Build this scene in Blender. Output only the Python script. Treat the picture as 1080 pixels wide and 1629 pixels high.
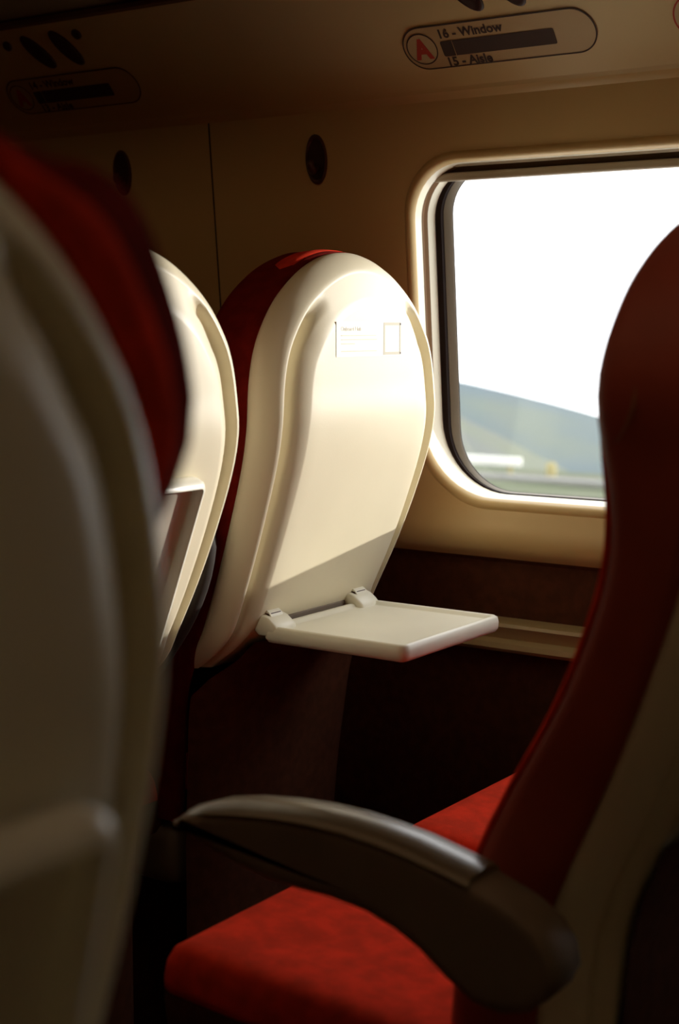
import bpy, bmesh, math, random
from mathutils import Vector, Matrix
random.seed(7)
S = bpy.context.scene
for o in list(bpy.data.objects):
    bpy.data.objects.remove(o)
COL = S.collection
# World axes: X towards the window wall, Y the way the seats face, Z up, floor at 0.

# ------------------------------------------------------------------ camera
F_PX, ZC = 2400.0, 1.10
yaw = math.atan2(3440.0, F_PX)                      # between the view axis and +Y
pitch = math.atan((814.5 - 515.0) / F_PX)           # looking slightly down
fwd = Vector((math.sin(yaw) * math.cos(pitch), math.cos(yaw) * math.cos(pitch), -math.sin(pitch)))
right = Vector((math.cos(yaw), -math.sin(yaw), 0))
upv = right.cross(fwd)
cam_d = bpy.data.cameras.new('camera')
cam = bpy.data.objects.new('camera', cam_d)
COL.objects.link(cam)
cam.matrix_world = Matrix(((right.x, upv.x, -fwd.x, 0), (right.y, upv.y, -fwd.y, 0), (right.z, upv.z, -fwd.z, ZC), (0, 0, 0, 1)))
cam_d.sensor_fit = 'VERTICAL'
cam_d.sensor_height = 36.0
cam_d.sensor_width = 24.0
cam_d.lens = 36.0 * F_PX / 1629.0
cam_d.clip_start = 0.02
cam_d.clip_end = 3000
cam_d.dof.use_dof = True
cam_d.dof.focus_distance = 2.08
cam_d.dof.aperture_fstop = 4.6
S.camera = cam

# ------------------------------------------------------------------ sky, sun, exposure
W = bpy.data.worlds.new('sky')
S.world = W
W.use_nodes = True
bg = W.node_tree.nodes['Background']
bg.inputs['Color'].default_value = (0.98, 0.99, 1.0, 1)
bg.inputs['Strength'].default_value = 3.15
sun_d = bpy.data.lights.new('sun', 'SUN')
sun = bpy.data.objects.new('sun', sun_d)
COL.objects.link(sun)
sun_dir = Vector((-1.0, 0.72, -0.18)).normalized()
sun.rotation_euler = sun_dir.to_track_quat('-Z', 'Y').to_euler()
sun.location = (8, -4, 4)
sun_d.energy = 4.0
sun_d.angle = math.radians(0.6)
sun_d.color = (1.0, 0.95, 0.87)
S.view_settings.view_transform = 'Standard'
S.view_settings.look = 'None'
S.view_settings.exposure = 0.0
S.view_settings.gamma = 1.0
S.view_settings.use_curve_mapping = False
S.cycles.use_denoising = True
S.cycles.max_bounces = 8
S.cycles.diffuse_bounces = 4
S.cycles.glossy_bounces = 4
S.cycles.transparent_max_bounces = 12
S.cycles.caustics_reflective = False
S.cycles.caustics_refractive = False
S.cycles.sample_clamp_indirect = 6.0

# ------------------------------------------------------------------ materials
def mat(name, col, rough=0.5, spec=0.5, noise=None, bump=None, sheen=0.0, coat=0.0, metal=0.0):
    m = bpy.data.materials.new(name)
    m.use_nodes = True
    nt = m.node_tree
    b = nt.nodes['Principled BSDF']
    b.inputs['Base Color'].default_value = (*col, 1)
    b.inputs['Roughness'].default_value = rough
    b.inputs['Specular IOR Level'].default_value = spec
    b.inputs['Sheen Weight'].default_value = sheen
    b.inputs['Coat Weight'].default_value = coat
    b.inputs['Metallic'].default_value = metal
    tc = None
    if noise or bump:
        tc = nt.nodes.new('ShaderNodeTexCoord')
    if noise:                                        # (scale, amount)
        n = nt.nodes.new('ShaderNodeTexNoise')
        n.inputs['Scale'].default_value = noise[0]
        n.inputs['Detail'].default_value = 4
        nt.links.new(tc.outputs['Object'], n.inputs['Vector'])
        mx = nt.nodes.new('ShaderNodeMix')
        mx.data_type = 'RGBA'
        c2 = noise[2] if len(noise) > 2 else tuple(c * (1 - noise[1]) for c in col)
        c1 = col if len(noise) > 2 else tuple(min(1, c * (1 + noise[1])) for c in col)
        mx.inputs['A'].default_value = (*c1, 1)
        mx.inputs['B'].default_value = (*c2, 1)
        rp = nt.nodes.new('ShaderNodeMapRange')
        rp.inputs['From Min'].default_value = 0.35
        rp.inputs['From Max'].default_value = 0.65
        nt.links.new(n.outputs['Fac'], rp.inputs['Value'])
        nt.links.new(rp.outputs['Result'], mx.inputs['Factor'])
        nt.links.new(mx.outputs['Result'], b.inputs['Base Color'])
    if bump:                                         # (scale, strength)
        n2 = nt.nodes.new('ShaderNodeTexNoise')
        n2.inputs['Scale'].default_value = bump[0]
        nt.links.new(tc.outputs['Object'], n2.inputs['Vector'])
        bp = nt.nodes.new('ShaderNodeBump')
        bp.inputs['Strength'].default_value = bump[1]
        bp.inputs['Distance'].default_value = 0.002
        nt.links.new(n2.outputs['Fac'], bp.inputs['Height'])
        nt.links.new(bp.outputs['Normal'], b.inputs['Normal'])
    return m

M = {}
M['shell'] = mat('cream_plastic', (0.80, 0.725, 0.53), 0.40, 0.30, noise=(6, 0.02), bump=(400, 0.03))
M['tray'] = mat('pale_cream_plastic', (0.82, 0.79, 0.65), 0.35, 0.5, noise=(9, 0.02))
M['reveal'] = mat('window_surround_plastic', (0.82, 0.76, 0.58), 0.35, 0.5, noise=(5, 0.02))
M['wall'] = mat('shade_tinted_wall_lining', (0.64, 0.46, 0.20), 0.42, 0.5, noise=(3, 0.03), bump=(300, 0.04))  # cream lining tinted tan so the brown of shade sits in its colour
M['upper'] = mat('shade_tinted_upper_lining', (0.62, 0.45, 0.20), 0.36, 0.5, noise=(3, 0.03))  # same brown shade tint as the wall lining
M['track'] = mat('brown_track', (0.16, 0.08, 0.03), 0.7, 0.2)
M['rubber'] = mat('black_rubber', (0.014, 0.007, 0.005), 0.75, 0.15)
M['alu'] = mat('grey_window_spacer', (0.20, 0.17, 0.12), 0.5)
M['blind'] = mat('blind_rail_plastic', (0.42, 0.35, 0.24), 0.4, 0.5)
M['blind_cloth'] = mat('blind_cloth', (0.10, 0.06, 0.03), 0.9, 0.1, bump=(900, 0.2))
M['dark'] = mat('dark_lower_lining', (0.085, 0.028, 0.013), 0.85, 0.1, noise=(60, 0.15), bump=(700, 0.3))
M['ledge'] = mat('tan_ledge', (0.42, 0.32, 0.16), 0.45)
M['carpet'] = mat('dark_carpet', (0.09, 0.03, 0.016), 0.95, 0.1, noise=(150, 0.3), bump=(900, 0.5))
M['ceil'] = mat('ceiling_lining', (0.20, 0.13, 0.06), 0.5, noise=(4, 0.03))
M['red'] = mat('red_moquette', (0.84, 0.052, 0.022), 0.95, 0.03, noise=(38, 0, (0.60, 0.044, 0.020)), bump=(900, 0.3))
M['shaded_red'] = mat('shaded_red_moquette', (0.15, 0.009, 0.005), 0.95, 0.04, noise=(50, 0.15), bump=(900, 0.3))  # red moquette darkened to carry the shade on the backrests
M['lifted_leather'] = mat('lifted_maroon_leather', (0.34, 0.060, 0.036), 0.5, 0.3, noise=(12, 0.08), bump=(250, 0.05))  # maroon raised so lifted shadow tone on the right seat is in the colour
M['piping'] = mat('maroon_piping', (0.30, 0.10, 0.04), 0.45)
M['armdark'] = mat('charcoal_plastic', (0.20, 0.155, 0.115), 0.55, 0.3, noise=(20, 0.05))
M['armblack'] = mat('black_arm_foam', (0.035, 0.028, 0.024), 0.6, 0.2)
M['armpad'] = mat('bronze_arm_pad', (0.15, 0.115, 0.065), 0.30, 0.5)
M['base'] = mat('grey_seat_base', (0.20, 0.16, 0.11), 0.5)
M['ink'] = mat('dark_brown_print', (0.05, 0.022, 0.010), 0.7)
M['inkred'] = mat('red_print', (0.42, 0.035, 0.012), 0.7)
M['sign'] = mat('sign_film', (0.48, 0.32, 0.14), 0.4)
M['signwhite'] = mat('sign_disc', (0.50, 0.36, 0.17), 0.4)
M['slot'] = mat('slot_black', (0.05, 0.018, 0.012), 0.4)
M['hook'] = mat('hook_dark', (0.07, 0.022, 0.012), 0.35)
M['paper'] = mat('white_label', (0.86, 0.84, 0.74), 0.45)
M['greyink'] = mat('pale_grey_print', (0.66, 0.62, 0.48), 0.6)
M['boxink'] = mat('grey_print', (0.52, 0.48, 0.36), 0.6)
M['hill_far'] = mat('hazy_moorland', (0.128, 0.150, 0.132), 1.0, 0.0, noise=(0.03, 0, (0.105, 0.133, 0.147)))  # distance haze is mixed into the moorland colour
M['hill_mid'] = mat('pale_pasture', (0.138, 0.155, 0.108), 1.0, 0.0, noise=(0.12, 0, (0.128, 0.138, 0.130)))
M['field'] = mat('grass_field', (0.10, 0.12, 0.075), 1.0, 0.0, noise=(0.25, 0, (0.12, 0.125, 0.095)))
M['road'] = mat('grey_road', (0.17, 0.17, 0.16), 0.9, 0.1, noise=(1.5, 0.1))
M['white'] = mat('white_paint', (0.75, 0.75, 0.70), 0.5)
M['postm'] = mat('ochre_post', (0.28, 0.24, 0.10), 0.8)

def cloth_mat():  # for the added blind: tan, to warm the light passing through
    m = bpy.data.materials.new('added_blind_cloth')
    m.use_nodes = True
    nt = m.node_tree
    nt.nodes.clear()
    out = nt.nodes.new('ShaderNodeOutputMaterial')
    tl = nt.nodes.new('ShaderNodeBsdfTranslucent')
    df = nt.nodes.new('ShaderNodeBsdfDiffuse')
    tl.inputs['Color'].default_value = (0.34, 0.24, 0.11, 1)
    df.inputs['Color'].default_value = (0.40, 0.28, 0.14, 1)
    mx = nt.nodes.new('ShaderNodeMixShader')
    mx.inputs[0].default_value = 0.45
    nt.links.new(df.outputs[0], mx.inputs[1])
    nt.links.new(tl.outputs[0], mx.inputs[2])
    nt.links.new(mx.outputs[0], out.inputs[0])
    return m
M['added_blind'] = cloth_mat()

def glass_mat():
    m = bpy.data.materials.new('dusty_glass')
    m.use_nodes = True
    nt = m.node_tree
    nt.nodes.clear()
    out = nt.nodes.new('ShaderNodeOutputMaterial')
    tr = nt.nodes.new('ShaderNodeBsdfTransparent')
    tl = nt.nodes.new('ShaderNodeBsdfTranslucent')
    gl = nt.nodes.new('ShaderNodeBsdfGlossy')
    gl.inputs['Roughness'].default_value = 0.02
    tc = nt.nodes.new('ShaderNodeTexCoord')
    n = nt.nodes.new('ShaderNodeTexNoise')
    n.inputs['Scale'].default_value = 9
    n.inputs['Detail'].default_value = 6
    nt.links.new(tc.outputs['Object'], n.inputs['Vector'])
    mr = nt.nodes.new('ShaderNodeMapRange')
    mr.inputs['From Min'].default_value = 0.3
    mr.inputs['From Max'].default_value = 0.75
    mr.inputs['To Min'].default_value = 0.008
    mr.inputs['To Max'].default_value = 0.016
    nt.links.new(n.outputs['Fac'], mr.inputs['Value'])
    m1 = nt.nodes.new('ShaderNodeMixShader')
    nt.links.new(mr.outputs['Result'], m1.inputs[0])
    nt.links.new(tr.outputs[0], m1.inputs[1])
    nt.links.new(tl.outputs[0], m1.inputs[2])
    m2 = nt.nodes.new('ShaderNodeMixShader')
    m2.inputs[0].default_value = 0.04
    nt.links.new(m1.outputs[0], m2.inputs[1])
    nt.links.new(gl.outputs[0], m2.inputs[2])
    nt.links.new(m2.outputs[0], out.inputs[0])
    return m
M['glass'] = glass_mat()

# ------------------------------------------------------------------ helpers
def link(name, me, parent=None, m=None, smooth=True):
    o = bpy.data.objects.new(name, me)
    COL.objects.link(o)
    if parent is not None:
        o.parent = parent
    if m is not None and not me.materials:
        me.materials.append(M[m])
    if smooth:
        for p in me.polygons:
            p.use_smooth = True
    return o

def mesh(name, verts, faces):
    me = bpy.data.meshes.new(name)
    me.from_pydata([tuple(v) for v in verts], [], faces)
    me.validate()
    bm = bmesh.new()
    bm.from_mesh(me)
    bmesh.ops.remove_doubles(bm, verts=bm.verts, dist=1e-6)
    bmesh.ops.recalc_face_normals(bm, faces=bm.faces)
    bm.to_mesh(me)
    bm.free()
    return me

def tag(o, label=None, cat=None, group=None, kind=None):
    if label: o['label'] = label
    if cat: o['category'] = cat
    if group: o['group'] = group
    if kind: o['kind'] = kind
    return o

def empty(name, loc=(0, 0, 0)):
    e = bpy.data.objects.new(name, None)
    e.empty_display_size = 0.05
    e.location = loc
    COL.objects.link(e)
    return e

def sharp(me, ang=35):
    me.set_sharp_from_angle(angle=math.radians(ang))
    return me

def rings_mesh(name, rings, closed=True, cap0=False, cap1=False):
    """rings: equal-length point lists, bridged in order."""
    n = len(rings[0])
    V, Fc = [], []
    for r in rings: V += r
    for k in range(len(rings) - 1):
        for i in range(n if closed else n - 1):
            j = (i + 1) % n
            Fc.append((k * n + i, k * n + j, (k + 1) * n + j, (k + 1) * n + i))
    if cap0: Fc.append(tuple(range(n)))
    if cap1: Fc.append(tuple(range((len(rings) - 1) * n, len(rings) * n)))
    return mesh(name, V, Fc)

def rbox(name, size, loc, bev=0.005, seg=2, rot=None):
    """A bevelled box as mesh data, size and centre given."""
    bm = bmesh.new()
    bmesh.ops.create_cube(bm, size=1)
    bmesh.ops.scale(bm, vec=size, verts=bm.verts)
    if bev:
        bmesh.ops.bevel(bm, geom=bm.edges[:], offset=min(bev, min(size) * 0.45), segments=seg, affect='EDGES', profile=0.5)
    if rot is not None:
        bmesh.ops.transform(bm, matrix=rot, verts=bm.verts)
    bmesh.ops.translate(bm, vec=loc, verts=bm.verts)
    me = bpy.data.meshes.new(name)
    bm.to_mesh(me)
    bm.free()
    return sharp(me, 40)

def interp(tab, v):
    """piecewise linear; tab sorted by increasing first value"""
    if v <= tab[0][0]: return tab[0][1]
    for (a, x), (b, y) in zip(tab, tab[1:]):
        if v <= b:
            return x + (y - x) * (v - a) / (b - a)
    return tab[-1][1]

def smooth_tab(tab, v):
    """monotone-ish cubic through table points"""
    n = len(tab)
    if v <= tab[0][0]: return tab[0][1]
    if v >= tab[-1][0]: return tab[-1][1]
    def slope(i):
        if i == 0: return (tab[1][1] - tab[0][1]) / (tab[1][0] - tab[0][0])
        if i == n - 1: return (tab[-1][1] - tab[-2][1]) / (tab[-1][0] - tab[-2][0])
        return (tab[i + 1][1] - tab[i - 1][1]) / (tab[i + 1][0] - tab[i - 1][0])
    for i in range(n - 1):
        a, x = tab[i]; b, y = tab[i + 1]
        if v <= b:
            h = b - a; t = (v - a) / h
            return ((2*t**3 - 3*t**2 + 1) * x + (t**3 - 2*t**2 + t) * h * slope(i)
                    + (-2*t**3 + 3*t**2) * y + (t**3 - t**2) * h * slope(i + 1))

def tube(name, pts, r, n=8, cap=True):
    rings = []
    for i, p in enumerate(pts):
        p = Vector(p)
        a = Vector(pts[max(0, i - 1)]); b = Vector(pts[min(len(pts) - 1, i + 1)])
        d = (b - a).normalized()
        s = d.cross(Vector((0.31, 0.52, 0.79))).normalized()
        u = d.cross(s)
        rr = r[i] if isinstance(r, (list, tuple)) else r
        rings.append([p + (s * math.cos(2*math.pi*k/n) + u * math.sin(2*math.pi*k/n)) * rr for k in range(n)])
    return rings_mesh(name, rings, True, cap, cap)

# ================================================================== THE CARRIAGE
Y0, Y1 = -1.5, 3.4
SEAM = 1.655
def wx(z):                                           # inner face of the window wall
    if z < 0.835:
        return smooth_tab([(0.735, 2.062), (0.75, 2.040), (0.775, 2.030), (0.80, 2.034), (0.835, 2.0439)], z)
    return 2.02 + (1.10 - z) * 0.09
Z_CREASE = 1.437

def rrect(y0, y1, z0, z1, rb, rt, ns=10, nc=12):
    """closed rounded rectangle in (y, z), counter-clockwise; rb / rt: bottom and top corner radius.
    Also gives the matching points on a big rectangle (bridged by the wall)."""
    P, tagp = [], []
    def arc(cy, cz, r, a0):
        for i in range(nc + 1):
            a = a0 + math.pi / 2 * i / nc
            P.append((cy + r * math.cos(a), cz + r * math.sin(a)))
            tagp.append(('c', i / nc, a0))
    def side(p, q, nm):
        for i in range(1, ns):
            t = i / ns
            P.append((p[0] + (q[0] - p[0]) * t, p[1] + (q[1] - p[1]) * t))
            tagp.append(('s', t, nm))
    arc(y1 - rt, z1 - rt, rt, 0)
    side((y1 - rt, z1), (y0 + rt, z1), 'top')
    arc(y0 + rt, z1 - rt, rt, math.pi / 2)
    side((y0, z1 - rt), (y0, z0 + rb), 'lo')
    arc(y0 + rb, z0 + rb, rb, math.pi)
    side((y0 + rb, z0), (y1 - rb, z0), 'bot')
    arc(y1 - rb, z0 + rb, rb, 1.5 * math.pi)
    side((y1, z0 + rb), (y1, z1 - rt), 'hi')
    return P, tagp

WY0, WY1, WZ0, WZ1 = -0.06, 1.264, 0.826, 1.345      # window surround, outer outline
RB, RT = 0.125, 0.085
def win_ring(inset):
    k = inset if inset < 0.006 else 0.006 + (inset - 0.006) * 0.12   # sill and head run almost level to the glass
    return rrect(WY0 + inset, WY1 - inset, WZ0 + k, WZ1 - k, max(0.02, RB - inset * 0.8), max(0.02, RT - inset * 0.5))

# --- window wall: the lining panel round the window
hole, tags = win_ring(-0.012)
A0, A1, B0, B1 = Y0, SEAM - 0.0015, 0.735, Z_CREASE  # big rectangle of the panel
def rect_pt(i):
    y, z = hole[i]
    k, t, nm = tags[i]
    if k == 's':
        return {'top': (y, B1), 'bot': (y, B0), 'lo': (A0, z), 'hi': (A1, z)}[nm]
    c = {0: (A1, B1), math.pi / 2: (A0, B1), math.pi: (A0, B0), 1.5 * math.pi: (A1, B0)}[nm]
    r = RT if nm in (0, math.pi / 2) else RB
    hy0, hy1, hz0, hz1 = WY0 - .012, WY1 + .012, WZ0 - .012, WZ1 + .012
    rr = r + .012
    st = {0: (A1, hz1 - rr), math.pi / 2: (hy0 + rr, B1), math.pi: (A0, hz0 + rr), 1.5 * math.pi: (hy1 - rr, B0)}[nm]
    en = {0: (hy1 - rr, B1), math.pi / 2: (A0, hz1 - rr), math.pi: (hy0 + rr, B0), 1.5 * math.pi: (A1, hz0 + rr)}[nm]
    if t <= 0.5:
        u = t * 2; a, b = st, c
    else:
        u = t * 2 - 1; a, b = c, en
    return (a[0] + (b[0] - a[0]) * u, a[1] + (b[1] - a[1]) * u)
K = 14
rings = []
for k in range(K + 1):
    t = k / K
    r = []
    for i in range(len(hole)):
        q = rect_pt(i)
        y = hole[i][0] + (q[0] - hole[i][0]) * t
        z = hole[i][1] + (q[1] - hole[i][1]) * t
        r.append((wx(z), y, z))
    rings.append(r)
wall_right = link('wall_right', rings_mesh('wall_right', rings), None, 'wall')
tag(wall_right, 'curved lining panel round the train window, brown shade put into its colour', kind='structure')

def strip(name, prof, y0, y1, m, parent, ny=1):
    """extrude an (x, z) profile along Y"""
    V, Fc = [], []
    n = len(prof)
    for k in range(ny + 1):
        y = y0 + (y1 - y0) * k / ny
        V += [(x, y, z) for x, z in prof]
    for k in range(ny):
        for i in range(n - 1):
            Fc.append((k*n + i, k*n + i + 1, (k+1)*n + i + 1, (k+1)*n + i))
    return link(name, sharp(mesh(name, V, Fc), 30), parent, m)

zz = [0.735 + (Z_CREASE - 0.735) * i / 24 for i in range(25)]
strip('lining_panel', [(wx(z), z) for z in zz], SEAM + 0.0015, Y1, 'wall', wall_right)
V_, F_ = [], []
for z in zz:
    V_ += [(wx(z), SEAM - .0015, z), (wx(z) + .005, SEAM - .0015, z), (wx(z) + .005, SEAM + .0015, z), (wx(z), SEAM + .0015, z)]
for i in range(len(zz) - 1):
    for c in range(3):
        F_.append((4*i + c, 4*i + c + 1, 4*i + c + 5, 4*i + c + 4))
link('seam_groove', mesh('seam_groove', V_, F_), wall_right, 'rubber', smooth=False)
# crease bead and the slanted upper panel that carries the seat signs
PX0, PZ0, PX1, PZ1 = 1.985, 1.437, 1.8477, 1.5957
bead = [(wx(1.432), 1.432), (1.986, 1.4375), (1.9785, 1.4420), (1.9760, 1.4475), (1.9758, 1.4478)]
strip('trim_bead', bead, Y0, Y1, 'upper', wall_right)
prof = [(1.9758, 1.4478)]
for i in range(1, 9):                                # slightly hollow above the bead
    t = i / 8
    x = PX0 + (PX1 - PX0) * (0.07 + 0.93 * t); z = PZ0 + (PZ1 - PZ0) * (0.07 + 0.93 * t)
    prof.append((x, z))
strip('sign_panel', prof, Y0, Y1, 'upper', wall_right)
strip('panel_lip', [(PX1, PZ1), (PX1 - 0.004, PZ1 + 0.004), (PX1 - 0.004, PZ1 + 0.012), (PX1 + 0.012, PZ1 + 0.014)], Y0, Y1, 'track', wall_right)
# lower lining: dark recess, tan ledge, dark carpeted lower wall
strip('recess_strip', [(2.062, 0.735), (2.064, 0.732), (2.072, 0.728), (2.074, 0.64)], Y0, Y1, 'dark', wall_right)
strip('window_ledge', [(2.074, 0.640), (2.045, 0.639), (2.038, 0.637), (2.035, 0.632), (2.040, 0.626), (2.046, 0.612), (2.036, 0.606),
                       (2.034, 0.598), (2.040, 0.592), (2.07, 0.590)], Y0, Y1, 'ledge', wall_right)
strip('lower_lining', [(2.07, 0.59), (2.072, 0.12), (2.03, 0.10), (2.03, 0.0)], Y0, Y1, 'dark', wall_right)

# --- window
win = tag(empty('window_1', (2.05, 0.6, 0.83)), 'rounded train window with bright surround and half hidden blind', kind='structure')
def wring(inset, dx):
    P, _ = win_ring(inset)
    return [(wx(max(z, 0.8)) + dx, y, z) for y, z in P]
def wpart(name, spec, m, cap=False, parent=win, ang=40):
    me = rings_mesh(name, [wring(a, b) for a, b in spec], True, False, cap)
    sharp(me, ang)
    o = link(name, me, parent, m)
    o.matrix_parent_inverse = parent.matrix_world.inverted() if parent else Matrix()
    return o
win.matrix_world = Matrix.Translation(win.location)
wpart('surround_lip', [(-0.012, 0.0), (-0.008, -0.005), (-0.002, -0.007), (0.002, -0.004), (0.0045, 0.004)], 'wall', ang=60)  # lip shaded by giving it the browned wall colour
wpart('surround', [(0.0045, 0.004), (0.007, 0.018), (0.010, 0.034), (0.015, 0.052)], 'reveal', ang=60)
wpart('rubber_seal', [(0.012, 0.050), (0.014, 0.0475), (0.024, 0.0485), (0.0255, 0.056)], 'rubber')
sp = wpart('spacer_bar', [(0.0245, 0.055), (0.026, 0.0535), (0.032, 0.057), (0.037, 0.062)], 'alu')
wpart('pane', [(0.0345, 0.061)], 'glass', True)
wpart('outer_seal', [(0.0, 0.063), (0.0355, 0.063), (0.0365, 0.066), (0.0, 0.075)], 'rubber')
# blind guide slots in the forward and rear side of the surround
full, ftags = win_ring(0.0)
def track(sel, nm):
    a = [wring(0.0080, 0.0190)[i] for i in sel]; b = [wring(0.0103, 0.0310)[i] for i in sel]
    c = [wring(0.0052, 0.0200)[i] for i in sel]; d = [wring(0.0074, 0.0305)[i] for i in sel]
    n = len(sel)
    V = a + b
    me = mesh(nm, V, [(i, i + 1, n + i + 1, n + i) for i in range(n - 1)])
    o = link(nm, me, win, 'track')
    o.matrix_parent_inverse = win.matrix_world.inverted()
idx_hi = [i for i in range(len(full)) if full[i][0] > WY1 - RT - 0.001 and full[i][1] > 0.965]
idx_hi.sort(key=lambda i: full[i][1])
track(idx_hi, 'blind_track')
# the blind: bottom rail pulled just below the top of the opening, cloth above it
def wchild(o):
    o.parent = win
    o.matrix_parent_inverse = win.matrix_world.inverted()
    return o
zb = 1.3155
wchild(link('blind_rail', rbox('blind_rail', (0.010, WY1 - WY0 - 0.045, 0.013), (wx(1.32) + 0.024, (WY0 + WY1) / 2, zb + 0.0065), 0.004, 3), None, 'blind'))
wchild(link('blind_cloth', rbox('blind_cloth', (0.002, WY1 - WY0 - 0.07, 0.030), (wx(1.33) + 0.029, (WY0 + WY1) / 2, zb + 0.026), 0.0008, 1), None, 'blind_cloth'))
wchild(link('blind_cover', tube('blind_cover', [(wx(1.34) + 0.018, WY0 + 0.04, 1.3415), (wx(1.34) + 0.018, WY1 - 0.04, 1.3415)], 0.0055, 12), None, 'blind'))

# --- the rest of the carriage body (outside the frame: it shuts out the light)
fl = link('floor', rbox('floor', (2.72, Y1 - Y0, 0.04), (0.74, (Y0 + Y1) / 2, -0.02), 0.0), None, 'carpet')
tag(fl, 'dark carpeted carriage floor', kind='structure')
V = [(PX1 + 0.012, 1.6097), (1.78, 1.615), (1.46, 1.66), (1.43, 1.70), (1.44, 1.98), (1.30, 2.06), (0.18, 2.06), (0.04, 1.98), (0.05, 1.70), (0.02, 1.66), (-0.35, 1.6), (-0.56, 1.42)]
ce = strip('ceiling', V, Y0, Y1, 'ceil', None)
tag(ce, 'brown carriage ceiling with luggage racks', kind='structure')
LWY0, LWY1 = -1.25, -0.30
wl = strip('wall_left', [(-0.56, 1.42), (-0.568, 1.345)], Y0, Y1, 'ceil', None)
strip('lining_panel', [(-0.60, 0.83), (-0.60, 0.0)], Y0, Y1, 'dark', wl)
strip('lining_panel', [(-0.568, 1.345), (-0.60, 0.83)], Y0, LWY0, 'ceil', wl)
strip('lining_panel', [(-0.568, 1.345), (-0.60, 0.83)], LWY1, Y1, 'ceil', wl)
w2 = strip('added_window', [(-0.578, 1.35), (-0.61, 0.825)], LWY0 - 0.01, LWY1 + 0.01, 'glass', None)  # added out of view to lift the foreground shadows
strip('blind_cloth', [(-0.570, 1.348), (-0.602, 0.827)], LWY0 - 0.005, LWY1 + 0.005, 'added_blind', w2)  # added blind, tan so the light it lets in is warm
tag(w2, 'added unseen window in the opposite wall behind the viewer, lifting the shadows', kind='structure')
tag(wl, 'opposite carriage wall', kind='structure')
lm = bpy.data.materials.new('dim_warm_fill')
lm.use_nodes = True
lb = lm.node_tree.nodes['Principled BSDF']
lb.inputs['Base Color'].default_value = (0.8, 0.7, 0.5, 1)
lb.inputs['Emission Color'].default_value = (1.0, 0.60, 0.30, 1)
lb.inputs['Emission Strength'].default_value = 0.55
M['fill_glow'] = lm
cl = empty('ceiling_fill', (0.74, 1.2, 2.05))  # added unseen glowing strip that lifts shadows through the carriage
tag(cl, 'long dim fill strip added above the aisle, out of view', 'light')
link('fill_housing', rbox('fill_housing', (0.46, 3.2, 0.03), (0, 0, -0.007), 0.008), cl, 'ceil')
link('fill_panel', rbox('fill_panel', (0.40, 3.1, 0.02), (0, 0, -0.022), 0.006), cl, 'fill_glow')
for nm, y in (('wall_front', Y1), ('wall_back', Y0)):
    o = link(nm, rbox(nm, (2.72, 0.02, 2.14), (0.74, y, 1.04), 0), None, 'ceil')
    tag(o, 'carriage end wall', kind='structure')

# ================================================================== SEATS
HW = [(0.30, 0.140), (0.45, 0.146), (0.55, 0.153), (0.62, 0.158), (0.70, 0.166), (0.78, 0.175), (0.86, 0.182), (0.95, 0.187),
      (1.00, 0.186), (1.05, 0.179), (1.085, 0.167), (1.115, 0.150), (1.14, 0.129), (1.165, 0.098), (1.182, 0.067), (1.194, 0.030), (1.1975, 0.0)]
LEAN = [(0.30, 0.165), (0.4, 0.160), (0.5, 0.150), (0.59, 0.138), (0.65, 0.115), (0.70, 0.092), (0.773, 0.060), (0.85, 0.031), (0.92, 0.009), (0.97, 0.0), (1.02, 0.0), (1.1, 0.0), (1.3, 0.0)]
LEANK = [1.0]                                        # 1 = reclined like most seats, less = more upright
def lean(z): return smooth_tab(LEAN, z) * LEANK[0]

WK = 1.13
def outline(zbot, n_side=40):
    """right half from the bottom up to the crown, then mirrored: list of (x, z)"""
    pts = []
    zs = [zbot + (1.06 - zbot) * i / n_side for i in range(n_side)]
    pts = [(smooth_tab(HW, z), z) for z in zs]
    # crown: even steps in arc
    crown = [(1.06, smooth_tab(HW, 1.06)), (1.085, 0.167), (1.115, 0.149), (1.14, 0.128), (1.165, 0.097), (1.182, 0.066), (1.193, 0.033), (1.1965, 0.0)]
    pc = [Vector((x, z)) for z, x in crown]
    # Catmull-Rom with mirrored end point
    ext = [Vector(pts[-1])] + pc + [Vector((-pc[-2].x, pc[-2].y))]
    for i in range(1, len(ext) - 2):
        p0, p1, p2, p3 = ext[i-1], ext[i], ext[i+1], ext[i+2]
        for s in range(4):
            t = s / 4
            q = 0.5 * ((2*p1) + (-p0 + p2)*t + (2*p0 - 5*p1 + 4*p2 - p3)*t*t + (-p0 + 3*p1 - 3*p2 + p3)*t**3)
            pts.append((q.x, q.y))
    half = pts
    half = [(x * WK, z) for x, z in half]
    full = half + [(0.0, 1.1965)] + [(-x, z) for x, z in reversed(half)]
    N = len(full)
    nor = []
    for i in range(N):
        a = Vector(full[max(0, i-1)]); b = Vector(full[min(N-1, i+1)])
        d = (b - a).normalized()
        nor.append(Vector((d.y, -d.x)))              # outward
    # keep the two ends' normals horizontal, so insets do not lift the bottom
    for _ in range(4):
        nor = [nor[0]] + [(nor[i-1] + nor[i] * 2 + nor[i+1]).normalized() for i in range(1, N - 1)] + [nor[-1]]
    nor[0] = Vector((1, 0)); nor[-1] = Vector((-1, 0))
    return full, nor

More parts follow.
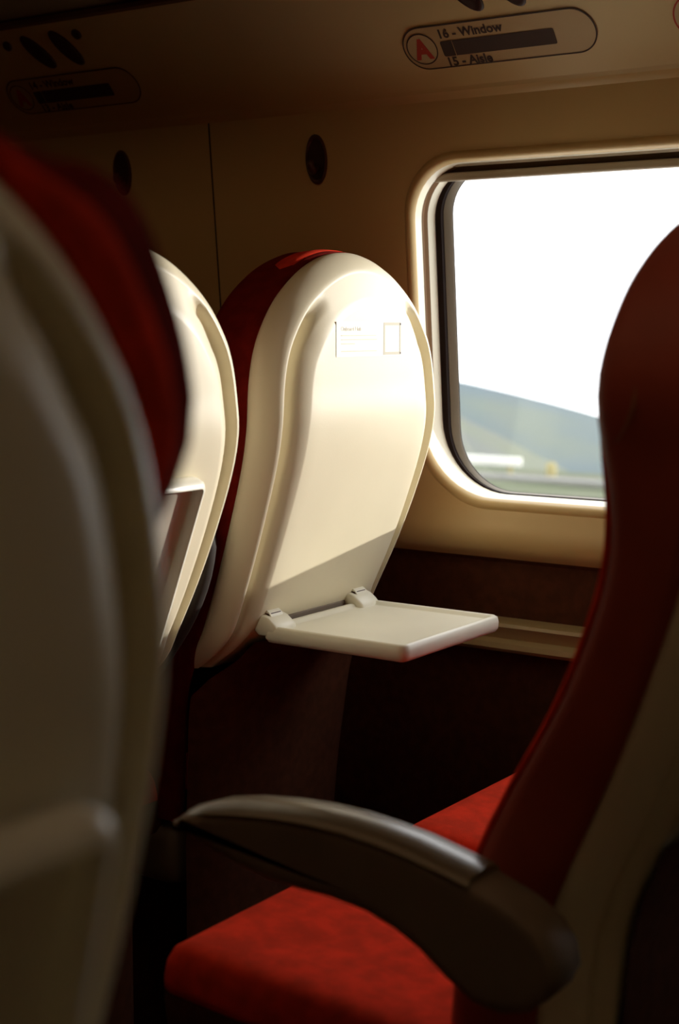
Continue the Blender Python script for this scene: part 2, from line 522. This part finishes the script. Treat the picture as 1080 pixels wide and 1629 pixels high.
def surf(name, zbot, spec, ncol=12, floor=None):
    """open 'bathtub' made of rings offset from the outline; spec entries are functions or tuples
    (outset, y) ; the last ring is filled across with horizontal rows."""
    full, nor = outline(zbot)
    N = len(full)
    V, Fc = [], []
    for f in spec:
        for i in range(N):
            o, y = f(full[i][1], nor[i].x) if callable(f) else f
            p = Vector(full[i]) + nor[i] * o
            V.append((p.x, y + lean(p.y), p.y))
    for k in range(len(spec) - 1):
        for i in range(N - 1):
            Fc.append((k*N + i, k*N + i + 1, (k+1)*N + i + 1, (k+1)*N + i))
    base = (len(spec) - 1) * N
    last = V[base:base + N]
    H = N // 2
    grid = []
    for i in range(H):
        row = [base + i]
        R, L = Vector(last[i]), Vector(last[N - 1 - i])
        for c in range(1, ncol):
            t = c / ncol
            p = R.lerp(L, t)
            if floor: p.y += floor(2 * t - 1, p.z)
            V.append(tuple(p)); row.append(len(V) - 1)
        row.append(base + N - 1 - i)
        grid.append(row)
    for i in range(H - 1):
        for c in range(ncol):
            Fc.append((grid[i][c], grid[i][c+1], grid[i+1][c+1], grid[i+1][c]))
    top = base + H
    for c in range(ncol):
        Fc.append((grid[H-1][c], grid[H-1][c+1], top))
    return mesh(name, V, Fc)

PANEL_Y = -0.017                                     # the middle panel, a little proud of the bevelled rim
SHELL_SPEC = [(-0.010, 0.030), (-0.003, 0.035), (0.0, 0.031), (0.0, 0.025), (-0.003, 0.017), (-0.008, 0.009), (-0.014, 0.002), (-0.020, -0.003), (-0.0245, -0.0055), (-0.0268, -0.0055),
              (-0.0285, -0.001), (-0.0315, 0.016), (-0.0345, 0.026), (-0.038, 0.027), (-0.042, 0.016), (-0.047, -0.001), (-0.051, -0.006), (-0.060, -0.0115), (-0.070, -0.0165), (-0.074, -0.017)]
FOOT = [0.46, 0.62]
def taper(z):                                        # the rim thins out towards the foot of the shell
    if z > 0.70: return 0.72 + 0.28 * max(0, min(1, (z - 0.70) / 0.30))
    return max(FOOT[1], FOOT[1] + (0.72 - FOOT[1]) * (z - FOOT[0]) / (0.70 - FOOT[0]))
def shell_fn(o, y):
    # over the crown there is no groove: the rim simply slopes up to the panel
    def f(z, x):
        c = max(0.0, min(1.0, (z - 1.10) / 0.06))
        yy = y
        if o < -0.026:
            t = (-o - 0.026) / (0.070 - 0.026)
            flat = -0.0055 + (PANEL_Y + 0.0055) * min(1.0, t)
            yy = y + (flat - y) * c
        if FOOT[0] > 0.6 and z < 0.69:               # the short shell tucks in at its foot
            yy += 0.035 * ((0.69 - z) / 0.06) ** 2
        return (o * taper(z), yy)
    return f
SHELL_SPEC = [shell_fn(*p) for p in SHELL_SPEC]
me_shell = sharp(surf('shell', 0.46, SHELL_SPEC, 12), 40)
FOOT[:] = [0.63, 0.35]
me_shell_short = sharp(surf('shell', 0.63, SHELL_SPEC, 12), 40)  # cut off where the lower shell would only sink into shade
FOOT[:] = [0.46, 0.62]

def bumpf(z):                                        # 1 in the headrest, 0 below the neck
    t = (z - 0.985) / 0.075
    t = max(0, min(1, t))
    return t * t * (3 - 2 * t)
FRONT = [(0.3, 0.122), (0.59, 0.122), (0.70, 0.118), (0.80, 0.104), (0.88, 0.100), (0.93, 0.104), (1.0, 0.118), (1.06, 0.123), (1.2, 0.116)]
def make_back(flare, wrap):
    def fy(z): return smooth_tab(FRONT, z)
    def fl(z, nx):
        return flare(z) if callable(flare) else bumpf(z) * flare * abs(nx)
    spec = [
        lambda z, x: (-0.006 + fl(z, x) * 0.5, 0.034 - bumpf(z) * wrap * 0.5),
        lambda z, x: (0.002 + fl(z, x) * 0.97, 0.036 - bumpf(z) * wrap * 0.47),
        lambda z, x: (0.003 + fl(z, x), 0.048 - bumpf(z) * wrap * 0.3),
        lambda z, x: (0.003 + fl(z, x), fy(z) - 0.018),
        lambda z, x: (0.000 + fl(z, x), fy(z) - 0.008),
        lambda z, x: (-0.006 + fl(z, x), fy(z) - 0.001),
        lambda z, x: (-0.016 + fl(z, x) * 0.8, fy(z) + 0.001),
        lambda z, x: (-0.032 + fl(z, x) * 0.4, fy(z) - 0.004),
        lambda z, x: (-0.060, fy(z) - 0.016),
    ]
    return sharp(surf('backrest', 0.40, spec, 12, lambda t, z: -0.006 * (1 - t * t)), 80)
EARS = [(0.985, 0.0), (1.02, 0.018), (1.06, 0.031), (1.09, 0.037), (1.12, 0.041), (1.135, 0.033), (1.15, 0.015), (1.17, 0.005), (1.20, 0.003)]
def ears(z): return smooth_tab(EARS, z)             # broad ears of the left foreground headrest
me_back = make_back(0.0, 0.0)
me_back_wing = make_back(0.012, 0.045)

# seat cushion: rounded block, slightly dished, front edge rolled over
def make_cushion(w=0.432, y0=0.235, y1=0.585, ztop=0.492, th=0.10, border=False):
    V, Fc = [], []
    nx, ny = 20, 20
    prof = []
    rings = []
    def rr(inset, z, dish=0):
        pts = []
        hw = w / 2 - inset
        a, b = y0 + inset, y1 - inset
        r = max(0.012, 0.028 - inset)
        for cx, cy, a0 in ((hw - r, b - r, 0), (-hw + r, b - r, 90), (-hw + r, a + r, 180), (hw - r, a + r, 270)):
            for i in range(9):
                an = math.radians(a0 + 90 * i / 8)
                x = cx + r * math.cos(an); y = cy + r * math.sin(an)
                s = (y - y0) / (y1 - y0)
                zz_ = z - 0.022 * (1 - s) * 0.9
                pts.append((x, y, zz_))
        return pts
    if border:
        return sharp(rings_mesh('cushion_border', [rr(0.02, ztop - th), rr(0.004, ztop - th + 0.006), rr(0.0, ztop - th * 0.6), rr(0.0005, ztop - 0.046)], True, True, True), 60)
    rings = [rr(0.006, ztop - 0.050), rr(0.0, ztop - 0.045), rr(0.0, ztop - 0.036), rr(0.003, ztop - 0.020),
             rr(0.010, ztop - 0.008), rr(0.020, ztop - 0.002), rr(0.034, ztop), rr(0.07, ztop - 0.002), rr(0.12, ztop - 0.007)]
    return sharp(rings_mesh('seat_cushion', rings, True, True, True), 60)
me_cush = make_cushion()
me_border = make_cushion(border=True)

# lower back panel under the tray, dark
def make_lower(ztop=0.49):
    V, Fc = [], []
    zs = [0.14 + (0.668 - 0.14) * i / 22 for i in range(23)]
    cols = 12
    for z in zs:
        t = max(0.0, min(1.0, (ztop - z) / 0.05))
        hw = smooth_tab(HW, z) * WK - 0.048 + t * 0.066
        for c in range(cols + 1):
            u = 2 * c / cols - 1
            y = lean(z) - 0.024 + 0.004 * t + 0.030 * t * u ** 8
            V.append((u * hw, y, z))
    n = cols + 1
    for i in range(len(zs) - 1):
        for c in range(cols):
            Fc.append((i*n + c, i*n + c + 1, (i+1)*n + c + 1, (i+1)*n + c))
    return sharp(mesh('lower_back_panel', V, Fc), 50)
me_lower = make_lower()
me_lower_short = make_lower(0.655)  # dark panel widened higher up, in place of the shaded lower shell
LEANK[0] = 0.68                                      # the left foreground seat is set more upright
me_shell_left = sharp(surf('shell', 0.46, SHELL_SPEC, 12), 40)
me_back_left = make_back(ears, 0.050)
me_lower_left = make_lower()
LEANK[0] = 1.0
me_base = rbox('seat_base', (0.34, 0.36, 0.085), (0, 0.38, 0.345), 0.02, 3)
me_leg = rbox('pedestal', (0.26, 0.10, 0.303), (0, 0.40, 0.152), 0.015, 2)

# folding tray: origin on the hinge line, plate towards -Y
TW, TD = 0.127, 0.248
def tray_ring(inset, z, bow=0.0):
    pts = []
    x0, x1, y0, y1 = -TW + inset, TW - inset, -TD + inset, -0.019 - inset
    for cx, cy, a0, r in ((x1, y1, 0, .010), (x0, y1, 90, .010), (x0, y0, 180, .014), (x1, y0, 270, .014)):
        r = max(0.003, r - inset)
        sx = 1 if cx > 0 else -1
        sy = 1 if cy > -0.1 else -1
        for i in range(6):
            a = math.radians(a0 + 90 * i / 5)
            pts.append((cx - sx * r + r * math.cos(a), cy - sy * r + r * math.sin(a), z))
    return pts
me_tray = sharp(rings_mesh('tray_table', [tray_ring(.0125, -.0048), tray_ring(.0108, -.006), tray_ring(.0100, -.0185), tray_ring(.0085, -.0205), tray_ring(.004, -.0190),
                                   tray_ring(.0, -.014), tray_ring(-.0005, -.006), tray_ring(.001, .001), tray_ring(.005, .0035), tray_ring(.010, .0025), tray_ring(.013, -.001), tray_ring(.018, -.002)],
                                  True, True, True), 50)
def hinge_mesh():
    """knuckle block standing on the tray's hinge edge"""
    prof = [(-0.030, 0.000), (-0.024, 0.006), (-0.014, 0.0135), (-0.004, 0.0165), (0.004, 0.0150), (0.0095, 0.010), (0.011, 0.002), (0.009, -0.006), (0.002, -0.012), (-0.030, -0.012)]
    rings = [[(x * (1 if abs(x) < 0.022 else 1), y * s - 0.0 * s, z * s) for y, z in prof] for x, s in ((-0.0235, 0.80), (-0.022, 0.95), (-0.019, 1.0), (0.019, 1.0), (0.022, 0.95), (0.0235, 0.80))]
    return sharp(rings_mesh('hinge_knuckle', rings, True, True, True), 50)
me_knuckle = hinge_mesh()
def pin_mesh():
    rings = []
    for x in (-0.0135, -0.0130, 0.0130, 0.0135):
        r = 0.0128 if abs(x) < 0.0133 else 0.0118
        rings.append([(x, -0.001 + r * math.cos(math.radians(a)), 0.0062 + r * math.sin(math.radians(a))) for a in range(-30, 211, 20)])
    return sharp(rings_mesh('hinge_cover', rings, True, True, True), 40)
me_pin = pin_mesh()
me_pingap = rbox('hinge_gap', (0.0295, 0.0215, 0.020), (0, -0.0010, 0.0077), 0.004, 2)
me_slot = rbox('hinge_slot', (0.158, 0.006, 0.016), (0, -0.0100, -0.001), 0.001, 1)

def add_tray(root, stowed, dx=0.0, dy=-0.028):
    z = 0.690
    pivot = Vector((dx, lean(z) + dy, z)) if stowed else Vector((-0.008, lean(z) - 0.009, z))
    t = link('tray_table', me_tray, root, 'tray')
    t.location = pivot
    if stowed:
        # lie back in the recess: plate points up along the leaning back
        z2 = z + TD * 0.95
        dirv = Vector((0, lean(z2) - lean(z), z2 - z)).normalized()
        ang = math.atan2(dirv.z, -dirv.y)            # rotate -Y towards +Z
        t.rotation_euler = (-ang, 0, 0)
    for sx in (-1, 1):
        k = link('hinge_knuckle', me_knuckle, t, 'tray')
        k.location = (sx * 0.1035, -0.013, 0.001)
        g = link('hinge_gap', me_pingap, t, 'ink')
        g.location = (sx * 0.1035, -0.0135, 0.0025)
        c = link('hinge_cover', me_pin, t, 'tray')
        c.location = (sx * 0.1035, -0.0135, 0.0042)
    link('hinge_slot', me_slot, t, 'armdark')
    return t

# armrest on the aisle side: outline in (y, z) taken at the seat's own place
ARM = [(0.906, 0.640), (0.892, 0.648), (0.867, 0.655), (0.830, 0.662), (0.787, 0.667), (0.750, 0.669), (0.712, 0.6685), (0.680, 0.6655), (0.648, 0.661), (0.618, 0.655), (0.587, 0.648), (0.547, 0.635),
       (0.525, 0.622), (0.511, 0.604), (0.508, 0.586), (0.516, 0.568), (0.532, 0.554), (0.556, 0.546), (0.582, 0.548), (0.610, 0.563), (0.635, 0.581), (0.66, 0.593), (0.69, 0.602), (0.726, 0.606), (0.76, 0.606), (0.79, 0.607), (0.83, 0.614), (0.87, 0.625), (0.898, 0.634)]
def arm_mesh(w, inset=0.0):
    c = Vector((sum(p[0] for p in ARM) / len(ARM), sum(p[1] for p in ARM) / len(ARM)))
    N = len(ARM)
    nor = []
    for i in range(N):
        d = (Vector(ARM[(i+1) % N]) - Vector(ARM[i-1])).normalized()
        nor.append(Vector((-d.y, d.x)))              # inward for this winding is checked below
    s = 1 if (c - Vector(ARM[10])).dot(nor[10]) > 0 else -1
    rings = []
    for x, ins in ((-w/2, 0.012), (-w/2, 0.006), (-w/2 + .0015, 0.003), (-w/2 + .005, 0.0), (w/2 - .005, 0.0), (w/2 - .0015, 0.003), (w/2, 0.006), (w/2, 0.012)):
        rings.append([(x, (Vector(ARM[i]) + nor[i] * s * ins).x, (Vector(ARM[i]) + nor[i] * s * ins).y) for i in range(N)])
    return sharp(rings_mesh('armrest', rings, True, True, True), 50)
def pad_mesh(w):
    top = ARM[0:11]
    rings = []
    for i, (y, z) in enumerate(top):
        f = min(1.0, 0.35 + i * 0.3) * (1 if i < 9 else 0.9)
        ww = w / 2 * min(1, 0.5 + i * 0.22)
        rings.append([(-ww, y, z - 0.003 * f), (-ww - .001, y, z - 0.001 * f), (-ww + 0.005, y, z + 0.0055 * f), (0, y, z + 0.0075 * f), (ww - 0.005, y, z + 0.0055 * f), (ww + .001, y, z - 0.001 * f), (ww, y, z - 0.003 * f)])
    return sharp(rings_mesh('arm_pad', rings, True, True, True), 60)
me_arm = arm_mesh(0.052)
me_pad = pad_mesh(0.052)

def raised_arm_mesh():
    """dark middle armrest folded up between two backs"""
    rings = []
    for i in range(16):
        t = i / 15
        z = 0.58 + 0.29 * t
        y = lean(z) + 0.058 - 0.050 * math.sin(t * math.pi * 0.85) * 1.0
        r = 0.024 * min(1, 0.55 + 2.4 * (1 - t)) if t > 0.8 else 0.024
        rings.append([(0.0165 * math.cos(a), y + r * math.sin(a) * 1.2, z) for a in [2 * math.pi * k / 12 for k in range(12)]])
    return rings_mesh('raised_armrest', rings, True, True, True)

def seat(xc, yb, label, tray='stowed', back=None, shell=None, lower=None):
    root = empty('train_seat', (xc, yb, 0))
    tag(root, label, 'seat', 'train seats')
    link('shell', shell or me_shell, root, 'shell')
    link('backrest', back or me_back, root, 'lifted_leather' if back is me_back_wing else 'shaded_red')
    link('lower_back_panel', lower or me_lower, root, 'dark')
    cu0 = link('seat_cushion', me_cush, root, 'red')
    link('cushion_border', me_border, cu0, 'dark')
    link('seat_base', me_base, root, 'base')
    link('pedestal', me_leg, root, 'dark')
    if shell is me_shell_short: add_tray(root, tray == 'stowed', -0.020, -0.0185)
    else: add_tray(root, tray == 'stowed')
    return root

XW, XA, YM, YR = 1.725, 1.261, 1.168, 0.385
s_win = seat(XW, YM, 'sunlit cream seat back beside the window with its tray folded down', 'open', shell=me_shell_short, lower=me_lower_short)
s_ais = seat(XA, YM, 'sunlit cream seat back with folded up tray, half hidden by the dark foreground seat', shell=me_shell_short, lower=me_lower_short)
XR = 1.282
s_right = seat(XR, YR, 'dark red aisle seat in profile at the right edge, with a charcoal armrest', back=me_back_wing)
s_rwin = seat(XW, YR, 'window seat of which only the red cushion shows beyond the armrest')
LEANK[0] = 0.68
s_left = seat(0.261, 0.405, 'blurred dark seat back filling the left foreground', back=me_back_left, shell=me_shell_left, lower=me_lower_left)
LEANK[0] = 1.0

# red fabric edge over the shell crowns, its sunlit tone put in as brighter bands
def lit_crown_band(root, m, flare=0.0, wrap=0.0, zmin=1.02, broad=False):
    full, nor = outline(0.6)
    rings = []
    idx = [i for i in range(len(full)) if full[i][1] > zmin]
    for i in idx:
        p = Vector(full[i])
        b = bumpf(p.y)
        o = 0.002 + (flare(p.y) if callable(flare) else b * flare * abs(nor[i].x))
        k = min(1.0, (p.y - zmin) / 0.035)
        o -= 0.008 * (1 - k)
        prof = [(o - 0.004, 0.044 - b * wrap * 0.5), (o + 0.002, 0.046 - b * wrap * 0.45), (o + 0.0035, 0.060 - b * wrap * 0.3), (o + 0.002, 0.078), (o - 0.004, 0.082)]
        if broad:                                    # wraps round to the back of the headrest
            yr = 0.036 - wrap * 0.5 * b
            e = o * 0.55
            prof = [(-0.004, yr + 0.010), (0.0, yr - 0.0015), (e * 0.5, yr - 0.003), (e * 0.9, yr - 0.002), (e, yr + 0.001), (e * 0.9, yr + 0.012)]
        rings.append([((p + nor[i] * a).x, y, (p + nor[i] * a).y) for a, y in prof])
    me = rings_mesh('lit_headrest_band', rings, True, True, True)
    return link('lit_headrest_band', me, root, m)
lit_crown_band(s_win, 'red', zmin=1.145)
lit_crown_band(s_ais, 'red', zmin=1.145)
lit_crown_band(s_left, 'red', ears, 0.050, zmin=1.005, broad=True)  # lighter back-facing strip of the left headrest painted in brighter red

# aisle armrest of the right-hand seat; local coordinates: seat back plane at y 0.38
a = link('armrest', me_arm, s_right, 'armdark')
a.location = (1.049 - XR, -YR, 0)
p_ = link('arm_pad', me_pad, a, 'armpad')
# seams on the headrest wing of the right seat
def seam(root, zs, off, yoff, nm='seam'):
    pts = []
    for i in range(14):
        z = zs[0] + (zs[1] - zs[0]) * i / 13
        u = 2 * i / 13 - 1
        pts.append((-(smooth_tab(HW, z) * WK + off), yoff + 0.012 * u * u, z))
    link(nm, tube(nm, pts, [0.0004 + 0.0013 * math.sin(math.pi * (i + .5) / 14) for i in range(14)], 6), root, 'piping')
seam(s_right, (1.010, 1.085), 0.0125, 0.086)
seam(s_right, (1.050, 1.110), 0.0120, 0.040)
# raised middle armrest between the two seats ahead
ra = link('raised_armrest', raised_arm_mesh(), s_ais, 'armblack')
ra.location = (0.2275, 0.035, 0)

# seat front edge piping on the right seat: a thin lit red welt along the backrest edge
def welt(root):
    pts = []
    for i in range(40):
        z = 0.56 + (1.02 - 0.56) * i / 39
        pts.append((-(smooth_tab(HW, z) * WK - 0.007), lean(z) + smooth_tab(FRONT, z) + 0.0005, z))
    link('welt', tube('welt', pts, [0.0035 * min(1.0, 0.1 + (39 - i) / 8) for i in range(40)], 8), root, 'red')
welt(s_right)

# --- printed label on the window seat's back
def font_mesh(txt, size, bold=0.0, sx=1.0):
    cu = bpy.data.curves.new('t', 'FONT')
    cu.body = txt
    cu.size = size
    cu.offset = bold
    cu.resolution_u = 3
    ob = bpy.data.objects.new('t', cu)
    COL.objects.link(ob)
    dg = bpy.context.evaluated_depsgraph_get()
    dg.update()
    me = bpy.data.meshes.new_from_object(ob.evaluated_get(dg))
    bpy.data.objects.remove(ob)
    bpy.data.curves.remove(cu)
    pts = [(v.co.x * sx, v.co.y) for v in me.vertices]
    fc = [tuple(p.vertices) for p in me.polygons]
    bpy.data.meshes.remove(me)
    return pts, fc

def place2d(name, pts, fc, frame, h, parent, m):
    """flat shape put on a frame: frame(u, v, h) -> local point"""
    me = bpy.data.meshes.new(name)
    me.from_pydata([frame(u, v, h) for u, v in pts], [], fc)
    me.validate()
    o = link(name, me, parent, m, smooth=False)
    return o

def quad(u0, u1, v0, v1): return [(u0, v0), (u1, v0), (u1, v1), (u0, v1)], [(0, 1, 2, 3)]
def pill(u0, u1, v0, v1, r, n=10):
    P = []
    for cu_, cv, a0 in ((u1 - r, v1 - r, 0), (u0 + r, v1 - r, 90), (u0 + r, v0 + r, 180), (u1 - r, v0 + r, 270)):
        for i in range(n + 1):
            an = math.radians(a0 + 90 * i / n)
            P.append((cu_ + r * math.cos(an), cv + r * math.sin(an)))
    return P
def outline2d(P, w):
    """closed band of width w inside polygon P (convex)"""
    N = len(P)
    c = (sum(p[0] for p in P) / N, sum(p[1] for p in P) / N)
    Q = []
    for i in range(N):
        a = Vector(P[i-1]); b = Vector(P[(i+1) % N])
        d = (b - a).normalized()
        n = Vector((-d.y, d.x))
        Q.append(tuple(Vector(P[i]) + n * w))
    return P + Q, [(i, (i+1) % N, N + (i+1) % N, N + i) for i in range(N)]

def back_frame(u, v, h):                             # on the recess floor of a seat back: u to the window, v = height
    t = u / 0.118
    return (u, PANEL_Y + lean(v) - h, v)
lab = place2d('information_label', *quad(-0.083, 0.082, 1.056, 1.103), back_frame, 0.0006, s_win, 'paper')
tag(lab, 'small white printed label')
pts, fc = font_mesh('Onboard Hub', 0.0085, 0.0001)
place2d('lettering', [(u - 0.073, v + 1.0905) for u, v in pts], fc, back_frame, 0.0009, lab, 'greyink')
for k, (u1, v) in enumerate(((0.012, 1.0835), (0.014, 1.0780), (-0.040, 1.0725), (0.013, 1.0625))):
    place2d('text_line', *quad(-0.073, u1, v, v + 0.0016), back_frame, 0.0009, lab, 'greyink')
bw, bu0, bu1, bv0, bv1 = 0.0042, 0.030, 0.0745, 1.0572, 1.1018
P_, F_ = [], []
for q in ((bu0, bu1, bv1 - bw, bv1), (bu0, bu1, bv0, bv0 + bw), (bu0, bu0 + bw, bv0 + bw, bv1 - bw), (bu1 - bw, bu1, bv0 + bw, bv1 - bw)):
    n_ = len(P_)
    P_ += quad(*q)[0]
    F_.append((n_, n_ + 1, n_ + 2, n_ + 3))
place2d('printed_frame', P_, F_, back_frame, 0.0009, lab, 'boxink')
for v in (bv0 + 0.001, bv1 - 0.0035):
    place2d('corner_mark', *quad(bu1 - 0.003, bu1 - 0.0005, v, v + 0.0025), back_frame, 0.0012, lab, 'ink')

# ================================================================== WALL FITTINGS
tv = Vector((PX1 - PX0, 0, PZ1 - PZ0)).normalized()
nv = Vector((-tv.z, 0, tv.x))                        # towards the cabin and down
def panel_frame(y0):
    def f(u, v, h):
        p = Vector((PX0, 0, PZ0)) + tv * v + nv * h
        return (p.x, y0 - u, p.z)
    return f

def seat_sign(y0, lines, label, full_text=True):
    """y0: the forward (left-hand) end of the sign"""
    root = empty('seat_number_sign', (PX0, y0, PZ0))
    tag(root, label, 'sign', 'seat number signs')
    inv = Matrix.Translation((-PX0, -y0, -PZ0))
    fr0 = panel_frame(y0)
    fr = lambda u, v, h: tuple(inv @ Vector(fr0(u, v, h)))
    Lh, v0, v1 = 0.309, 0.047, 0.117
    P = pill(0, Lh, v0, v1, 0.0348, 12)
    pl = place2d('film', P, [tuple(range(len(P)))], fr, 0.0012, root, 'sign')
    place2d('border', *outline2d(P, 0.0022), fr, 0.0016, root, 'ink')
    cu_, cv, r = 0.0315, 0.0815, 0.0255
    C_ = [(cu_ + r * math.cos(2*math.pi*i/36), cv + r * math.sin(2*math.pi*i/36)) for i in range(36)]
    place2d('disc', C_, [tuple(range(36))], fr, 0.0015, root, 'signwhite')
    place2d('ring', *outline2d(C_, 0.0019), fr, 0.0019, root, 'ink')
    pts, fc = font_mesh('A', 0.043, 0.0022, 0.88)
    mx = (min(p[0] for p in pts) + max(p[0] for p in pts)) / 2
    my = (min(p[1] for p in pts) + max(p[1] for p in pts)) / 2
    place2d('letter', [(u - mx + cu_, v - my + cv) for u, v in pts], fc, fr, 0.0020, root, 'inkred')
    Pb = pill(0.064, 0.246, 0.0655, 0.0900, 0.003, 4)
    place2d('bar', Pb, [tuple(range(len(Pb)))], fr, 0.0018, root, 'ink')
    place2d('bar_divider', *quad(0.0835, 0.0845, 0.0655, 0.0900), fr, 0.0021, root, 'sign')
    for txt, u, v in lines:
        pts, fc = font_mesh(txt, 0.0195, 0.0007, 1.0)
        place2d('lettering', [(a_ + u, b_ + v) for a_, b_ in pts], fc, fr, 0.0018, root, 'ink')
    return root
seat_sign(1.231, [('16 - Window', 0.064, 0.0955), ('15 - Aisle', 0.064, 0.0500)], 'seat number sign with red letter A above the window')
seat_sign(2.065, [('14 - Window', 0.064, 0.0955), ('13 - Aisle', 0.064, 0.0500)], 'dim seat number sign in the upper left corner')
# next sign: only its red ring reaches the frame
ns = empty('seat_letter_sign', (PX0, 0.812, PZ0))
tag(ns, 'round red-ringed sign cut off at the right edge', 'sign')
frn0 = panel_frame(0.812)
frn = lambda u, v, h: tuple(Vector(frn0(u, v, h)) - Vector((PX0, 0.812, PZ0)))
C_ = [(0.034 + 0.034 * math.cos(2*math.pi*i/40), 0.0815 + 0.034 * math.sin(2*math.pi*i/40)) for i in range(40)]
place2d('film', C_, [tuple(range(40))], frn, 0.0012, ns, 'signwhite')
place2d('ring', *outline2d(C_, 0.0024), frn, 0.0016, ns, 'inkred')

def lozenge(name, u0, v0, u1, v1, w, y0, parent, m, h=0.003, offs=(0, 0, 0), sink=0.0):
    """oval boss lying on the sign panel between two points"""
    a = Vector((u0, v0)); b = Vector((u1, v1))
    d = (b - a); L = d.length / 2; d.normalize(); n = Vector((-d.y, d.x)); c = (a + b) / 2
    fr = panel_frame(y0)
    rings = []
    for s, hh in ((1.0, 0.0), (0.99, h * 0.7), (0.93, h), (0.82, h * 0.55), (0.5, h * 0.25)):
        ring = []
        for i in range(28):
            t = 2 * math.pi * i / 28
            p = c + d * (L * s * math.cos(t)) + n * (w / 2 * s * math.sin(t))
            q = Vector(fr(p.x, p.y, hh)) - Vector(offs)
            ring.append(tuple(q))
        rings.append(ring)
    return link(name, sharp(rings_mesh(name, rings, True, False, True), 70), parent, m)

def light_group(y0, label):
    o = (PX0, y0, PZ0)
    root = empty('overhead_fitting', o)
    tag(root, label, 'light', 'overhead reading light slots')
    lozenge('slot', 0.107, 0.194, 0.150, 0.130, 0.033, y0, root, 'slot', offs=o)
    lozenge('slot', 0.176, 0.196, 0.215, 0.129, 0.033, y0, root, 'slot', offs=o)
    lozenge('button', 0.060, 0.187, 0.074, 0.175, 0.018, y0, root, 'slot', offs=o)
    lozenge('button', 0.226, 0.190, 0.241, 0.178, 0.018, y0, root, 'slot', offs=o)
light_group(1.231, 'dark oval reading light slots at the top edge above the window sign')
light_group(2.065, 'two dark slanted oval slots in the upper left, above the dim sign')

def coat_hook(yc, zc, label):
    root = empty('coat_hook', (wx(zc), yc, zc))
    tag(root, label, 'hook', 'oval coat hooks')
    hw_, hh_ = 0.0205, 0.039
    def ell(s, h, dz=0.0):
        return [(wx(zc + hh_ * s * math.sin(t) + dz) - wx(zc) - h, hw_ * s * math.cos(t), hh_ * s * math.sin(t) + dz) for t in [2 * math.pi * i / 32 for i in range(32)]]
    link('rim', sharp(rings_mesh('rim', [ell(1.0, -0.001), ell(1.0, 0.003), ell(0.94, 0.0045), ell(0.84, 0.0035), ell(0.80, 0.0005)], True, False, False), 60), root, 'hook')
    link('dish', rings_mesh('dish', [ell(0.81, 0.0010), ell(0.5, 0.0008)], True, False, True), root, 'slot')
    link('peg', tube('peg', [(-0.001, 0, -0.012), (-0.012, 0, -0.018), (-0.017, 0, -0.012), (-0.018, 0, -0.002)], [0.007, 0.007, 0.0065, 0.005], 10), root, 'hook')
coat_hook(1.437, 1.360, 'dark oval coat hook on the wall left of the window')
coat_hook(1.856, 1.362, 'dim oval coat hook on the wall behind the left foreground headrest')

# ================================================================== OUTSIDE
def terrain(name, xs, ys, hf, m):
    V, Fc = [], []
    nx, ny = len(xs), len(ys)
    for x in xs:
        for y in ys:
            V.append((x, y, hf(x, y)))
    for i in range(nx - 1):
        for j in range(ny - 1):
            Fc.append((i*ny + j, (i+1)*ny + j, (i+1)*ny + j + 1, i*ny + j + 1))
    return link(name, mesh(name, V, Fc), None, m)
def lin(a, b, n): return [a + (b - a) * i / n for i in range(n + 1)]
# the train leans on a curve, so the land falls away from the window
def ground(x, y): return 0.35 - 0.100 * x
far = terrain('moorland_hill', lin(230, 420, 24), lin(-100, 420, 60),
              lambda x, y: ZC + x * (-0.066 + 0.19 * (min(y / x, 0.8) - 0.476)) - ((x - 330) / 100) ** 2 * 26 + 0.9 * math.sin(y * 0.06 + x * 0.03), 'hill_far')
tag(far, 'hazy blue-green hillside sloping down to the right outside the window', 'hill')
mid = terrain('pasture_hill', lin(84.5, 150, 20), lin(-60, 220, 60),
              lambda x, y: ZC + x * (-0.107 + 0.40 * (min(y / x, 0.8) - 0.500)) - ((x - 110) / 40) ** 2 * 8 + 0.35 * math.sin(y * 0.15 + x * 0.1), 'hill_mid')
tag(mid, 'paler nearer slope in front of the hazy hillside', 'hill')
fld = terrain('grass_field', lin(6, 84, 30), lin(-60, 160, 30), lambda x, y: ground(x, y) + 0.10 * math.sin(y * 0.2 + x * 0.3), 'field')
tag(fld, 'strip of grass below the hills along the window bottom', 'field')
def slope_box(name, x, y0, y1, w, h, m, lift):
    return link(name, rbox(name, (w, y1 - y0, h), (x, (y0 + y1) / 2, ground(x, 0) + lift), 0.0), None, m)
rd = link('country_road', rbox('country_road', (6.0, 130, 0.10), (0, 0, 0), 0.0), None, 'road')
rd.location = (38, 25, ground(38, 0) + 0.20)
rd.rotation_euler = (0, math.atan(0.100), 0)
tag(rd, 'grey road running past below the grass', 'road')
rail = tag(empty('crash_barrier', (47, 0, ground(47, 0))), 'white roadside barrier, a bright streak low in the window', 'barrier')
r_ = link('rail', rbox('rail', (0.10, 14, 0.30), (0, 32.0, 0.62), 0.02), rail, 'white')
for k in range(5):
    link('post', rbox('barrier_post', (0.12, 0.12, 0.80), (0.12, 25.5 + 3.0 * k, 0.34), 0.01) if k == 0 else bpy.data.meshes['barrier_post'], rail, 'postm').location = (0, 0 if k == 0 else 3.0 * k, 0)
po = link('marker_post', tube('marker_post', [(52, 52 * 0.507, ground(52, 0) - 0.5), (52, 52 * 0.507, ground(52, 0) + 0.6), (52, 52 * 0.507, ground(52, 0) + 0.68)], [0.22, 0.20, 0.08], 10), None, 'postm')
tag(po, 'short ochre marker post in the grass outside', 'post')
